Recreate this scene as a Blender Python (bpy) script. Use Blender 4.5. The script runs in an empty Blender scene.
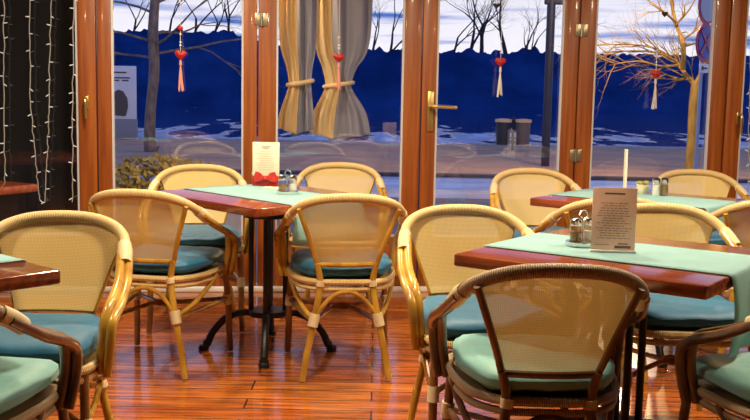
import bpy, bmesh, math, random
from mathutils import Vector, Matrix, noise
PI = math.pi
R = math.radians
scene = bpy.context.scene
C = scene.collection

# ---------------------------------------------------------------- camera
F_PX, PITCH, ROLL, EYE = 990.0, 0.119, 0.019, 1.24
cam_data = bpy.data.cameras.new('camera')
cam = bpy.data.objects.new('camera', cam_data)
C.objects.link(cam)
cam_data.sensor_fit = 'HORIZONTAL'
cam_data.sensor_width = 36.0
cam_data.lens = 36.0 * F_PX / 750.0
cam_data.clip_end = 2000
_r = Vector((1, 0, 0)); _f = Vector((0, math.cos(PITCH), -math.sin(PITCH))); _u = Vector((0, math.sin(PITCH), math.cos(PITCH)))
_x = _r * math.cos(ROLL) + _u * math.sin(ROLL)
_y = -_r * math.sin(ROLL) + _u * math.cos(ROLL)
cam.matrix_world = Matrix(((_x.x, _y.x, -_f.x, 0), (_x.y, _y.y, -_f.y, 0), (_x.z, _y.z, -_f.z, EYE), (0, 0, 0, 1)))
scene.camera = cam

# ---------------------------------------------------------------- exposure
scene.view_settings.view_transform = 'Standard'
scene.view_settings.look = 'None'
scene.view_settings.gamma = 1.0
scene.view_settings.use_curve_mapping = False
scene.view_settings.exposure = 0.12
try:
    scene.cycles.max_bounces = 10
    scene.cycles.transparent_max_bounces = 24
    scene.cycles.use_denoising = True
    scene.cycles.sample_clamp_indirect = 6
except Exception:
    pass

# ---------------------------------------------------------------- dusk sky
SKY_STRENGTH = 1.12
world = bpy.data.worlds.new('dusk_sky')
scene.world = world
world.use_nodes = True
nt = world.node_tree
nt.nodes.clear()
def wn(t, **k):
    n = nt.nodes.new(t)
    for a, b in k.items():
        setattr(n, a, b)
    return n
tc = wn('ShaderNodeTexCoord'); sep = wn('ShaderNodeSeparateXYZ')
nt.links.new(tc.outputs['Generated'], sep.inputs[0])
mp = wn('ShaderNodeMapping'); mp.inputs['Scale'].default_value = (5.0, 5.0, 75.0)
nt.links.new(tc.outputs['Generated'], mp.inputs[0])
ns = wn('ShaderNodeTexNoise'); ns.inputs['Scale'].default_value = 1.0; ns.inputs['Detail'].default_value = 5.0
nt.links.new(mp.outputs[0], ns.inputs['Vector'])
cr = wn('ShaderNodeValToRGB')
cr.color_ramp.elements[0].position = 0.34; cr.color_ramp.elements[0].color = (0.07, 0.18, 0.55, 1)
cr.color_ramp.elements[1].position = 0.52; cr.color_ramp.elements[1].color = (0.97, 0.93, 1.0, 1)
e = cr.color_ramp.elements.new(0.43); e.color = (0.52, 0.56, 0.84, 1)
nt.links.new(ns.outputs['Fac'], cr.inputs['Fac'])
zr = wn('ShaderNodeMapRange'); zr.inputs['From Min'].default_value = 0.05; zr.inputs['From Max'].default_value = 0.45
nt.links.new(sep.outputs['Z'], zr.inputs['Value'])
mx = wn('ShaderNodeMixRGB'); mx.inputs['Color2'].default_value = (0.10, 0.20, 0.60, 1)
nt.links.new(zr.outputs[0], mx.inputs['Fac']); nt.links.new(cr.outputs['Color'], mx.inputs['Color1'])
bg = wn('ShaderNodeBackground'); bg.inputs['Strength'].default_value = SKY_STRENGTH
nt.links.new(mx.outputs[0], bg.inputs['Color'])
wo = wn('ShaderNodeOutputWorld'); nt.links.new(bg.outputs[0], wo.inputs['Surface'])

# ---------------------------------------------------------------- the cafe's warm ceiling lights
def lamp(name, loc, watts, size=0.16, color=(1.0, 0.80, 0.54), spread=180):
    d = bpy.data.lights.new(name, 'AREA'); d.shape = 'DISK'; d.size = size
    d.energy = watts; d.color = color; d.spread = R(spread)
    o = bpy.data.objects.new(name, d); o.location = loc
    C.objects.link(o)
    return o
lamp('ceiling_light', (-0.25, 3.20, 2.28), 44)
lamp('ceiling_light', (1.95, 3.30, 2.28), 40)
lamp('ceiling_light', (-2.05, 2.95, 2.28), 34)
lamp('ceiling_light', (0.45, 4.25, 2.36), 40)
lamp('ceiling_light', (2.45, 4.45, 2.36), 32)
lamp('ceiling_light', (-1.15, 4.75, 2.40), 44)
fl_ = bpy.data.lights.new('facade_light', 'POINT'); fl_.energy = 60; fl_.color = (1.0, 0.74, 0.40); fl_.shadow_soft_size = 0.06  # unseen lamp added outside to brighten the curtains
fo_ = bpy.data.objects.new('facade_light', fl_); fo_.location = (-0.95, 6.30, 2.34); C.objects.link(fo_)
# warm street lamp outside, above the promenade on the right
sl = bpy.data.lights.new('street_light', 'POINT'); sl.energy = 900; sl.color = (1.0, 0.66, 0.30); sl.shadow_soft_size = 0.15
so = bpy.data.objects.new('street_light', sl); so.location = (4.6, 18.0, 4.6); C.objects.link(so)

# ================================================================ materials
def mat(name, color, rough=0.5, metal=0.0, spec=0.5, var=0.0, var_scale=(8, 8, 8), color2=None, bump=0.0, bump_scale=(60, 60, 60),
        coat=0.0, emit=None, emit_strength=1.0, detail=4.0, coord='Object'):
    m = bpy.data.materials.new(name); m.use_nodes = True
    n = m.node_tree.nodes; l = m.node_tree.links
    b = n['Principled BSDF']
    b.inputs['Base Color'].default_value = (*color, 1)
    b.inputs['Roughness'].default_value = rough
    b.inputs['Metallic'].default_value = metal
    b.inputs['Specular IOR Level'].default_value = spec
    b.inputs['Coat Weight'].default_value = coat
    b.inputs['Coat Roughness'].default_value = 0.08
    if emit:
        b.inputs['Emission Color'].default_value = (*emit, 1)
        b.inputs['Emission Strength'].default_value = emit_strength
    t = n.new('ShaderNodeTexCoord')
    if color2 is not None or var > 0:
        mpn = n.new('ShaderNodeMapping'); mpn.inputs['Scale'].default_value = var_scale
        l.new(t.outputs[coord], mpn.inputs[0])
        no = n.new('ShaderNodeTexNoise'); no.inputs['Scale'].default_value = 1.0; no.inputs['Detail'].default_value = detail
        l.new(mpn.outputs[0], no.inputs['Vector'])
        ra = n.new('ShaderNodeValToRGB')
        c2 = color2 if color2 is not None else tuple(c * (1 - var) for c in color)
        ra.color_ramp.elements[0].position = 0.35; ra.color_ramp.elements[0].color = (*c2, 1)
        ra.color_ramp.elements[1].position = 0.65; ra.color_ramp.elements[1].color = (*color, 1)
        l.new(no.outputs['Fac'], ra.inputs['Fac']); l.new(ra.outputs['Color'], b.inputs['Base Color'])
    if bump > 0:
        mpb = n.new('ShaderNodeMapping'); mpb.inputs['Scale'].default_value = bump_scale
        l.new(t.outputs[coord], mpb.inputs[0])
        nb = n.new('ShaderNodeTexNoise'); nb.inputs['Scale'].default_value = 1.0
        l.new(mpb.outputs[0], nb.inputs['Vector'])
        bu = n.new('ShaderNodeBump'); bu.inputs['Strength'].default_value = bump; bu.inputs['Distance'].default_value = 0.01
        l.new(nb.outputs['Fac'], bu.inputs['Height']); l.new(bu.outputs['Normal'], b.inputs['Normal'])
    return m

def wrap_mat(name, color, dark, rough=0.45, turns=170.0):
    """rattan peel wound round a tube: fine ridges along the tube (UV.x is metres along it)"""
    m = bpy.data.materials.new(name); m.use_nodes = True
    n = m.node_tree.nodes; l = m.node_tree.links
    b = n['Principled BSDF']; b.inputs['Roughness'].default_value = rough
    t = n.new('ShaderNodeUVMap')
    mpn = n.new('ShaderNodeMapping'); mpn.inputs['Scale'].default_value = (turns, 1.0, 1)
    l.new(t.outputs[0], mpn.inputs[0])
    w = n.new('ShaderNodeTexWave'); w.bands_direction = 'X'; w.inputs['Scale'].default_value = 0.318; w.inputs['Distortion'].default_value = 0.4
    l.new(mpn.outputs[0], w.inputs['Vector'])
    ra = n.new('ShaderNodeValToRGB')
    ra.color_ramp.elements[0].position = 0.1; ra.color_ramp.elements[0].color = (*dark, 1)
    ra.color_ramp.elements[1].position = 0.6; ra.color_ramp.elements[1].color = (*color, 1)
    l.new(w.outputs['Fac'], ra.inputs['Fac']); l.new(ra.outputs['Color'], b.inputs['Base Color'])
    bu = n.new('ShaderNodeBump'); bu.inputs['Strength'].default_value = 0.5; bu.inputs['Distance'].default_value = 0.003
    l.new(w.outputs['Fac'], bu.inputs['Height']); l.new(bu.outputs['Normal'], b.inputs['Normal'])
    return m

def weave_mat(name, color, dark, see=0.18, cell=260.0):
    """woven mesh: two crossed waves, small see-through holes, a little light passing through"""
    m = bpy.data.materials.new(name); m.use_nodes = True
    n = m.node_tree.nodes; l = m.node_tree.links
    b = n['Principled BSDF']; b.inputs['Roughness'].default_value = 0.6
    t = n.new('ShaderNodeUVMap')
    outs = []
    for d in ('X', 'Y'):
        w = n.new('ShaderNodeTexWave'); w.bands_direction = d; w.inputs['Scale'].default_value = cell * 0.318 / 2
        w.inputs['Distortion'].default_value = 0.6; w.inputs['Detail'].default_value = 1
        l.new(t.outputs[0], w.inputs['Vector']); outs.append(w.outputs['Fac'])
    mu = n.new('ShaderNodeMath'); mu.operation = 'MULTIPLY'
    l.new(outs[0], mu.inputs[0]); l.new(outs[1], mu.inputs[1])
    ra = n.new('ShaderNodeValToRGB')
    ra.color_ramp.elements[0].position = 0.0; ra.color_ramp.elements[0].color = (*dark, 1)
    ra.color_ramp.elements[1].position = 0.45; ra.color_ramp.elements[1].color = (*color, 1)
    l.new(mu.outputs[0], ra.inputs['Fac']); l.new(ra.outputs['Color'], b.inputs['Base Color'])
    tl = n.new('ShaderNodeBsdfTranslucent'); tl.inputs['Color'].default_value = (color[0], color[1] * .85, color[2] * .6, 1)
    m1 = n.new('ShaderNodeMixShader'); m1.inputs[0].default_value = 0.10
    l.new(b.outputs[0], m1.inputs[1]); l.new(tl.outputs[0], m1.inputs[2])
    tr = n.new('ShaderNodeBsdfTransparent')
    m2 = n.new('ShaderNodeMixShader'); m2.inputs[0].default_value = see
    l.new(m1.outputs[0], m2.inputs[1]); l.new(tr.outputs[0], m2.inputs[2])
    l.new(m2.outputs[0], n['Material Output'].inputs['Surface'])
    return m

def pane_mat():
    m = bpy.data.materials.new('window_glass'); m.use_nodes = True
    n = m.node_tree.nodes; l = m.node_tree.links; n.remove(n['Principled BSDF'])
    g = n.new('ShaderNodeBsdfGlossy'); g.inputs['Roughness'].default_value = 0.0
    t = n.new('ShaderNodeBsdfTransparent'); t.inputs['Color'].default_value = (0.98, 0.985, 1.0, 1)
    x = n.new('ShaderNodeMixShader'); x.inputs[0].default_value = 0.09
    l.new(t.outputs[0], x.inputs[1]); l.new(g.outputs[0], x.inputs[2])
    l.new(x.outputs[0], n['Material Output'].inputs['Surface'])
    return m

def jar_mat():
    m = bpy.data.materials.new('jar_glass'); m.use_nodes = True
    n = m.node_tree.nodes; l = m.node_tree.links; n.remove(n['Principled BSDF'])
    g = n.new('ShaderNodeBsdfGlossy'); g.inputs['Roughness'].default_value = 0.03
    t = n.new('ShaderNodeBsdfTransparent'); t.inputs['Color'].default_value = (0.93, 0.96, 0.95, 1)
    lw = n.new('ShaderNodeLayerWeight'); lw.inputs['Blend'].default_value = 0.35
    x = n.new('ShaderNodeMixShader'); l.new(lw.outputs['Facing'], x.inputs[0])
    l.new(t.outputs[0], x.inputs[1]); l.new(g.outputs[0], x.inputs[2])
    l.new(x.outputs[0], n['Material Output'].inputs['Surface'])
    return m

def floor_mat():
    m = bpy.data.materials.new('polished_floor_boards'); m.use_nodes = True
    n = m.node_tree.nodes; l = m.node_tree.links; b = n['Principled BSDF']
    t = n.new('ShaderNodeTexCoord')
    br = n.new('ShaderNodeTexBrick'); br.offset = 0.37; br.squash = 1.0
    br.inputs['Scale'].default_value = 1.0; br.inputs['Brick Width'].default_value = 1.35; br.inputs['Row Height'].default_value = 0.125
    br.inputs['Mortar Size'].default_value = 0.004; br.inputs['Mortar Smooth'].default_value = 0.3; br.inputs['Bias'].default_value = 0.0
    br.inputs['Color1'].default_value = (0.56, 0.185, 0.030, 1); br.inputs['Color2'].default_value = (0.36, 0.092, 0.016, 1)
    br.inputs['Mortar'].default_value = (0.020, 0.006, 0.003, 1)
    l.new(t.outputs['Object'], br.inputs['Vector'])
    mp_ = n.new('ShaderNodeMapping'); mp_.inputs['Scale'].default_value = (3.0, 42.0, 1)
    l.new(t.outputs['Object'], mp_.inputs[0])
    no = n.new('ShaderNodeTexNoise'); no.inputs['Scale'].default_value = 1.0; no.inputs['Detail'].default_value = 6
    l.new(mp_.outputs[0], no.inputs['Vector'])
    ra = n.new('ShaderNodeValToRGB'); ra.color_ramp.elements[0].position = 0.3; ra.color_ramp.elements[0].color = (0.30, 0.22, 0.18, 1)
    ra.color_ramp.elements[1].position = 0.68; ra.color_ramp.elements[1].color = (1.25, 1.15, 1.0, 1)
    l.new(no.outputs['Fac'], ra.inputs['Fac'])
    mu = n.new('ShaderNodeMixRGB'); mu.blend_type = 'MULTIPLY'; mu.inputs['Fac'].default_value = 1
    l.new(br.outputs['Color'], mu.inputs['Color1']); l.new(ra.outputs['Color'], mu.inputs['Color2'])
    l.new(mu.outputs[0], b.inputs['Base Color'])
    b.inputs['Roughness'].default_value = 0.20; b.inputs['Specular IOR Level'].default_value = 0.6
    b.inputs['Coat Weight'].default_value = 0.35; b.inputs['Coat Roughness'].default_value = 0.06
    mp2 = n.new('ShaderNodeMapping'); mp2.inputs['Scale'].default_value = (2.0, 9.0, 1)
    l.new(t.outputs['Object'], mp2.inputs[0])
    n2 = n.new('ShaderNodeTexNoise'); n2.inputs['Scale'].default_value = 1; n2.inputs['Detail'].default_value = 2
    l.new(mp2.outputs[0], n2.inputs['Vector'])
    ad = n.new('ShaderNodeMath'); ad.operation = 'SUBTRACT'
    l.new(n2.outputs['Fac'], ad.inputs[0]); l.new(br.outputs['Fac'], ad.inputs[1])
    bu = n.new('ShaderNodeBump'); bu.inputs['Strength'].default_value = 0.25; bu.inputs['Distance'].default_value = 0.004
    l.new(ad.outputs[0], bu.inputs['Height']); l.new(bu.outputs['Normal'], b.inputs['Normal'])
    l.new(bu.outputs['Normal'], b.inputs['Coat Normal'])
    return m

M = {}
M['floor'] = floor_mat()
M['joinery'] = mat('varnished_pine', (0.36, 0.100, 0.015), rough=0.42, color2=(0.22, 0.050, 0.008), var_scale=(38, 38, 1.6), coat=0.12)
M['seal'] = mat('window_seal', (0.55, 0.55, 0.58), rough=0.5)
M['glass'] = pane_mat()
M['brass'] = mat('aged_brass', (0.62, 0.45, 0.17), rough=0.28, metal=0.9)
M['hinge'] = mat('hinge_metal', (0.42, 0.36, 0.25), rough=0.35, metal=0.85)
M['plaster'] = mat('warm_plaster', (0.50, 0.40, 0.28), rough=0.9, var=0.15)
M['dark_plaster'] = mat('dark_wall', (0.020, 0.012, 0.009), rough=0.9, var=0.3)
M['ceiling'] = mat('ceiling_paint', (0.22, 0.18, 0.14), rough=0.9)
M['threshold'] = mat('threshold_metal', (0.75, 0.72, 0.70), rough=0.35)
M['table_wood'] = mat('red_brown_table_wood', (0.27, 0.062, 0.018), rough=0.16, color2=(0.16, 0.030, 0.011), var_scale=(5, 45, 30), coat=0.5)
M['iron'] = mat('black_cast_iron', (0.008, 0.008, 0.009), rough=0.42)
M['runner'] = mat('mint_runner', (0.225, 0.41, 0.42), rough=0.85, bump=0.25, bump_scale=(420, 420, 420), var=0.08)
M['cushion'] = mat('teal_cushion', (0.010, 0.125, 0.25), rough=0.52, var=0.12, var_scale=(9, 9, 9), bump=0.25, bump_scale=(22, 22, 22), spec=0.5)
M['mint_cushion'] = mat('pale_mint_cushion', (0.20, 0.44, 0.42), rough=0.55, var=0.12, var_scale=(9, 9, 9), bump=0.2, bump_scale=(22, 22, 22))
_b = M['cushion'].node_tree.nodes['Principled BSDF']
_b.inputs['Sheen Weight'].default_value = 0.25; _b.inputs['Sheen Roughness'].default_value = 0.4; _b.inputs['Sheen Tint'].default_value = (0.75, 1.0, 0.95, 1)
M['cane'] = mat('honey_cane', (0.58, 0.34, 0.045), rough=0.24, color2=(0.33, 0.155, 0.020), var_scale=(14, 14, 5), coat=0.4)
M['dark_cane'] = mat('brown_cane', (0.30, 0.13, 0.035), rough=0.28, color2=(0.15, 0.055, 0.015), var_scale=(16, 16, 7), coat=0.4)
M['wrap'] = wrap_mat('wound_rattan', (0.76, 0.55, 0.25), (0.42, 0.27, 0.09))
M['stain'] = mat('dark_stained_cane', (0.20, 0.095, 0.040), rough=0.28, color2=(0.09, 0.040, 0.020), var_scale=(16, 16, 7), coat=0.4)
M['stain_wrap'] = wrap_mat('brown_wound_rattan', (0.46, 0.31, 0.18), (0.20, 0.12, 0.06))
M['binding'] = wrap_mat('pale_binding', (0.84, 0.68, 0.42), (0.55, 0.40, 0.19), turns=300)
M['weave'] = weave_mat('woven_backrest', (0.88, 0.68, 0.28), (0.56, 0.40, 0.13), see=0.18, cell=420)
M['paper'] = mat('cream_paper', (0.80, 0.72, 0.58), rough=0.7)
M['grey_paper'] = mat('grey_brown_paper', (0.80, 0.65, 0.57), rough=0.55, var=0.2, var_scale=(14, 14, 14))
M['menu_ink'] = mat('menu_ink', (0.22, 0.16, 0.14), rough=0.7)
M['print'] = mat('printed_ink', (0.12, 0.09, 0.08), rough=0.7)
M['ink_soft'] = mat('faint_ink', (0.45, 0.38, 0.30), rough=0.7)
M['red'] = mat('red_satin', (0.62, 0.03, 0.02), rough=0.4, var=0.3, var_scale=(40, 40, 40))
M['dark_red'] = mat('dark_red_print', (0.42, 0.02, 0.015), rough=0.5)
M['steel'] = mat('polished_steel', (0.75, 0.74, 0.72), rough=0.16, metal=1.0)
M['jar'] = jar_mat()
M['salt'] = mat('salt', (0.85, 0.82, 0.76), rough=0.9)
M['pepper'] = mat('pepper', (0.28, 0.17, 0.08), rough=0.9)
M['acrylic'] = mat('clear_stand', (0.72, 0.74, 0.72), rough=0.2)
M['ceramic'] = mat('cream_ceramic', (0.72, 0.66, 0.45), rough=0.3)
M['leaf'] = mat('yellow_green_leaf', (0.28, 0.32, 0.06), rough=0.6, color2=(0.42, 0.34, 0.08), var_scale=(30, 30, 30))
M['wire'] = mat('pale_wire', (0.34, 0.33, 0.32), rough=0.5)
M['led'] = mat('white_led', (0.6, 0.6, 0.6), rough=0.4, emit=(1.0, 0.92, 0.85), emit_strength=0.16)
M['heart'] = mat('red_heart', (0.52, 0.018, 0.015), rough=0.45, var=0.35, var_scale=(60, 60, 60))
M['dark_heart'] = mat('dark_heart', (0.03, 0.008, 0.015), rough=0.6)
M['thread'] = mat('white_thread', (0.75, 0.68, 0.62), rough=0.8)
M['pink_thread'] = mat('pink_thread', (0.72, 0.30, 0.24), rough=0.8)
M['bead'] = mat('white_bead', (0.85, 0.85, 0.85), rough=0.3)
# outdoors
M['promenade'] = mat('promenade_gravel', (0.62, 0.36, 0.21), rough=0.95, var=0.25, var_scale=(1.5, 1.5, 1.5))
M['road'] = mat('icy_road', (0.26, 0.40, 0.72), rough=0.35, color2=(0.08, 0.16, 0.42), var_scale=(0.8, 2.5, 1))  # blue sky reflection of the wet road put into its base colour
M['sidewalk'] = mat('pale_pavement', (0.78, 0.74, 0.74), rough=0.85, var=0.45, var_scale=(1, 1, 1))
M['terrace'] = mat('terrace_paving', (0.20, 0.185, 0.19), rough=0.8, var=0.3, var_scale=(2, 2, 2))
M['kerb'] = mat('kerb_stone', (0.05, 0.05, 0.065), rough=0.8, var=0.2)
M['quay'] = mat('quay_stone', (0.42, 0.42, 0.50), rough=0.8, var=0.2)
M['lake'] = mat('lake_water', (0.010, 0.030, 0.14), rough=0.06, bump=0.10, bump_scale=(0.35, 0.10, 1), spec=0.8)
def paint_sky_glints(m):  # pale sky reflections painted into the water colour towards the near shore
    n = m.node_tree.nodes; l = m.node_tree.links; b = n['Principled BSDF']
    t = n.new('ShaderNodeTexCoord'); q = n.new('ShaderNodeMapping'); q.inputs['Scale'].default_value = (0.5, 0.11, 1)
    l.new(t.outputs['Object'], q.inputs[0])
    no = n.new('ShaderNodeTexNoise'); no.inputs['Scale'].default_value = 1; no.inputs['Detail'].default_value = 5; l.new(q.outputs[0], no.inputs['Vector'])
    se = n.new('ShaderNodeSeparateXYZ'); l.new(t.outputs['Object'], se.inputs[0])
    r = n.new('ShaderNodeMapRange'); r.inputs['From Min'].default_value = 48; r.inputs['From Max'].default_value = 92; r.inputs['To Min'].default_value = 0.16; r.inputs['To Max'].default_value = -0.20
    l.new(se.outputs['Y'], r.inputs['Value'])
    a = n.new('ShaderNodeMath'); a.operation = 'ADD'; l.new(no.outputs['Fac'], a.inputs[0]); l.new(r.outputs[0], a.inputs[1])
    cr_ = n.new('ShaderNodeValToRGB'); cr_.color_ramp.elements[0].position = .50; cr_.color_ramp.elements[0].color = (0.010, 0.030, 0.14, 1)
    cr_.color_ramp.elements[1].position = .72; cr_.color_ramp.elements[1].color = (.70, .74, .90, 1)
    l.new(a.outputs[0], cr_.inputs['Fac']); l.new(cr_.outputs['Color'], b.inputs['Base Color'])
    rr = n.new('ShaderNodeMapRange'); rr.inputs['From Min'].default_value = .5; rr.inputs['From Max'].default_value = .65; rr.inputs['To Min'].default_value = .06; rr.inputs['To Max'].default_value = .7
    l.new(a.outputs[0], rr.inputs['Value']); l.new(rr.outputs[0], b.inputs['Roughness'])
paint_sky_glints(M['lake'])
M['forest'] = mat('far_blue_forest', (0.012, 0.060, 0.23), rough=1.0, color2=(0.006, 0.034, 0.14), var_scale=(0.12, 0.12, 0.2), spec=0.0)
M['bare_bark'] = mat('dark_bare_bark', (0.030, 0.026, 0.045), rough=0.9)
M['bark'] = mat('grey_brown_bark', (0.30, 0.225, 0.165), rough=0.9, color2=(0.14, 0.10, 0.085), var_scale=(9, 9, 3))
M['tan_bark'] = mat('tan_bark', (0.60, 0.37, 0.06), rough=0.85, color2=(0.38, 0.21, 0.04), var_scale=(8, 8, 3))
M['bush'] = mat('autumn_bush', (0.62, 0.44, 0.10), rough=0.8, color2=(0.20, 0.18, 0.06), var_scale=(9, 9, 9))
M['bin'] = mat('dark_bin', (0.022, 0.022, 0.030), rough=0.6)
M['bin_rim'] = mat('bin_lid_tan', (0.80, 0.52, 0.28), rough=0.6)
M['bin_grey'] = mat('grey_bin', (0.16, 0.115, 0.095), rough=0.6)
M['post'] = mat('dark_blue_post', (0.016, 0.020, 0.05), rough=0.5)
M['board'] = mat('notice_board_white', (0.85, 0.82, 0.84), rough=0.6)
M['board_base'] = mat('notice_board_grey', (0.30, 0.29, 0.32), rough=0.7)
M['sign_blue'] = mat('sign_blue', (0.02, 0.06, 0.36), rough=0.4)
M['sign_red'] = mat('sign_red', (0.42, 0.03, 0.10), rough=0.4)
M['sign_grey'] = mat('sign_grey', (0.34, 0.38, 0.48), rough=0.4)
M['curtain'] = mat('beige_curtain', (0.95, 0.74, 0.40), rough=0.9, var=0.08, var_scale=(6, 6, 3))
M['lining'] = mat('grey_curtain_lining', (0.36, 0.35, 0.42), rough=0.9, var=0.1, var_scale=(6, 6, 3))  # grey shading on the curtain's right side, painted as a second cloth
M['black_board'] = mat('black_cladding', (0.006, 0.006, 0.008), rough=0.9)

def let_light_through(m, f, tint):
    n = m.node_tree.nodes; l = m.node_tree.links
    tl = n.new('ShaderNodeBsdfTranslucent'); tl.inputs['Color'].default_value = (*tint, 1)
    x = n.new('ShaderNodeMixShader'); x.inputs[0].default_value = f
    l.new(n['Principled BSDF'].outputs[0], x.inputs[1]); l.new(tl.outputs[0], x.inputs[2]); l.new(x.outputs[0], n['Material Output'].inputs['Surface'])
let_light_through(M['grey_paper'], 0.4, (0.75, 0.56, 0.45)); let_light_through(M['curtain'], 0.3, (0.95, 0.74, 0.40))

# ================================================================ mesh helpers
class MB:
    """collects vertices, faces and uvs, then links them as one mesh object"""
    def __init__(self):
        self.v = []; self.f = []; self.uv = []; self.mi = []
        self.cur = 0
    def add(self, verts, faces, uvs=None):
        o = len(self.v)
        self.v += [tuple(p) for p in verts]
        for k, fc in enumerate(faces):
            self.f.append(tuple(i + o for i in fc)); self.mi.append(self.cur)
            self.uv.append(uvs[k] if uvs else None)
    def box(self, c, s, rot=None, bev=0.0):
        bm = bmesh.new(); bmesh.ops.create_cube(bm, size=1)
        bmesh.ops.scale(bm, vec=Vector(s), verts=bm.verts)
        if bev > 0:
            bmesh.ops.bevel(bm, geom=bm.edges[:], offset=min(bev, min(s) * 0.45), segments=2, affect='EDGES', profile=0.5)
        if rot is not None:
            bmesh.ops.transform(bm, matrix=rot, verts=bm.verts)
        bmesh.ops.translate(bm, vec=Vector(c), verts=bm.verts)
        self.bm(bm)
    def bm(self, bm):
        bm.verts.index_update()
        self.add([v.co for v in bm.verts], [[v.index for v in f.verts] for f in bm.faces]); bm.free()
    def tube(self, pts, rad, sides=8, smooth=4, cap=True, flat=1.0):
        P = [Vector(p) for p in pts]
        rr = list(rad) if isinstance(rad, (list, tuple)) else [rad] * len(P)
        if smooth > 1 and len(P) > 2:
            P, rr = spline(P, rr, smooth)
        t0 = (P[1] - P[0]).normalized()
        ref = Vector((0, 0, 1)) if abs(t0.z) < 0.9 else Vector((1, 0, 0))
        nrm = (ref - t0 * ref.dot(t0)).normalized()
        rings = []; L = 0; vs = []; ls = []
        for i, p in enumerate(P):
            if i == 0: t = t0
            elif i == len(P) - 1: t = (P[i] - P[i - 1]).normalized()
            else: t = (P[i + 1] - P[i - 1]).normalized()
            nrm = (nrm - t * nrm.dot(t))
            nrm = nrm.normalized() if nrm.length > 1e-6 else t.orthogonal().normalized()
            bi = t.cross(nrm)
            if i: L += (p - P[i - 1]).length
            ls.append(L)
            for k in range(sides):
                a = 2 * PI * k / sides
                vs.append(p + (nrm * math.cos(a) + bi * math.sin(a) * flat) * rr[i])
        fs = []; us = []
        for i in range(len(P) - 1):
            for k in range(sides):
                k2 = (k + 1) % sides
                fs.append((i * sides + k, i * sides + k2, (i + 1) * sides + k2, (i + 1) * sides + k))
                a, b_ = k / sides, (k + 1) / sides
                us.append([(ls[i], a), (ls[i], b_), (ls[i + 1], b_), (ls[i + 1], a)])
        if cap:
            fs.append(tuple(range(sides))[::-1]); us.append([(0, 0)] * sides)
            n0 = (len(P) - 1) * sides
            fs.append(tuple(n0 + k for k in range(sides))); us.append([(0, 0)] * sides)
        self.add(vs, fs, us)
    def lathe(self, prof, c=(0, 0, 0), sides=20):
        vs = []; fs = []
        n = len(prof)
        for k in range(sides):
            a = 2 * PI * k / sides
            for r, z in prof:
                vs.append((c[0] + max(r, 1e-4) * math.cos(a), c[1] + max(r, 1e-4) * math.sin(a), c[2] + z))
        for k in range(sides):
            k2 = (k + 1) % sides
            for i in range(n - 1):
                fs.append((k * n + i, k2 * n + i, k2 * n + i + 1, k * n + i + 1))
        self.add(vs, fs)
    def ball(self, c, r, sub=2, sc=(1, 1, 1)):
        bm = bmesh.new(); bmesh.ops.create_icosphere(bm, subdivisions=sub, radius=r)
        bmesh.ops.scale(bm, vec=Vector(sc), verts=bm.verts); bmesh.ops.translate(bm, vec=Vector(c), verts=bm.verts)
        self.bm(bm)
    def prism(self, outline, z0, z1, bev=0.0, seg=2):
        bm = bmesh.new()
        vs = [bm.verts.new((x, y, z0)) for x, y in outline]
        f = bm.faces.new(vs); bm.normal_update()
        if f.normal.z > 0: f.normal_flip()
        r = bmesh.ops.extrude_face_region(bm, geom=[f])
        nv = [g for g in r['geom'] if isinstance(g, bmesh.types.BMVert)]
        bmesh.ops.translate(bm, vec=(0, 0, z1 - z0), verts=nv)
        bmesh.ops.recalc_face_normals(bm, faces=bm.faces[:])
        if bev > 0:
            ed = [e for e in bm.edges if abs(e.verts[0].co.z - e.verts[1].co.z) < 1e-6]
            bmesh.ops.bevel(bm, geom=ed, offset=bev, segments=seg, affect='EDGES', profile=0.5)
        self.bm(bm)
    def build(self, name, materials, parent=None, smooth=True, loc=None, rotz=0):
        me = bpy.data.meshes.new(name)
        me.from_pydata(self.v, [], self.f); me.update()
        if any(u is not None for u in self.uv):
            lay = me.uv_layers.new(name='UVMap')
            li = 0
            for fc, u in zip(self.f, self.uv):
                for k in range(len(fc)):
                    lay.data[li].uv = u[k] if u else (0, 0); li += 1
        mats = materials if isinstance(materials, (list, tuple)) else [materials]
        for m in mats: me.materials.append(m)
        for p, k in zip(me.polygons, self.mi): p.material_index = k
        if smooth:
            me.polygons.foreach_set('use_smooth', [True] * len(me.polygons))
            me.set_sharp_from_angle(angle=R(42))
        o = bpy.data.objects.new(name, me); C.objects.link(o)
        if parent is not None: o.parent = parent
        if loc is not None: o.location = loc
        if rotz: o.rotation_euler.z = rotz
        return o

def spline(P, rr, n):
    out = []; ro = []
    for i in range(len(P) - 1):
        p0 = P[max(i - 1, 0)]; p1 = P[i]; p2 = P[i + 1]; p3 = P[min(i + 2, len(P) - 1)]
        for k in range(n):
            t = k / n
            out.append(0.5 * ((2 * p1) + (p2 - p0) * t + (2 * p0 - 5 * p1 + 4 * p2 - p3) * t * t + (3 * p1 - p0 - 3 * p2 + p3) * t ** 3))
            ro.append(rr[i] * (1 - t) + rr[i + 1] * t)
    out.append(P[-1]); ro.append(rr[-1])
    return out, ro

def tag(o, label=None, cat=None, group=None, kind=None):
    if label: o['label'] = label
    if cat: o['category'] = cat
    if group: o['group'] = group
    if kind: o['kind'] = kind
    return o
def thing(name, label, cat, loc=(0, 0, 0), rotz=0, group=None):
    o = bpy.data.objects.new(name, None); o.empty_display_size = 0.1; C.objects.link(o)
    o.location = loc; o.rotation_euler = (0, 0, rotz)
    return tag(o, label, cat, group)
def copy_tree(o, parent=None):
    c = o.copy(); C.objects.link(c)
    if parent is not None: c.parent = parent
    for ch in [x for x in o.children]:
        copy_tree(ch, c)
    return c
def struct(o): return tag(o, kind='structure')

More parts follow.
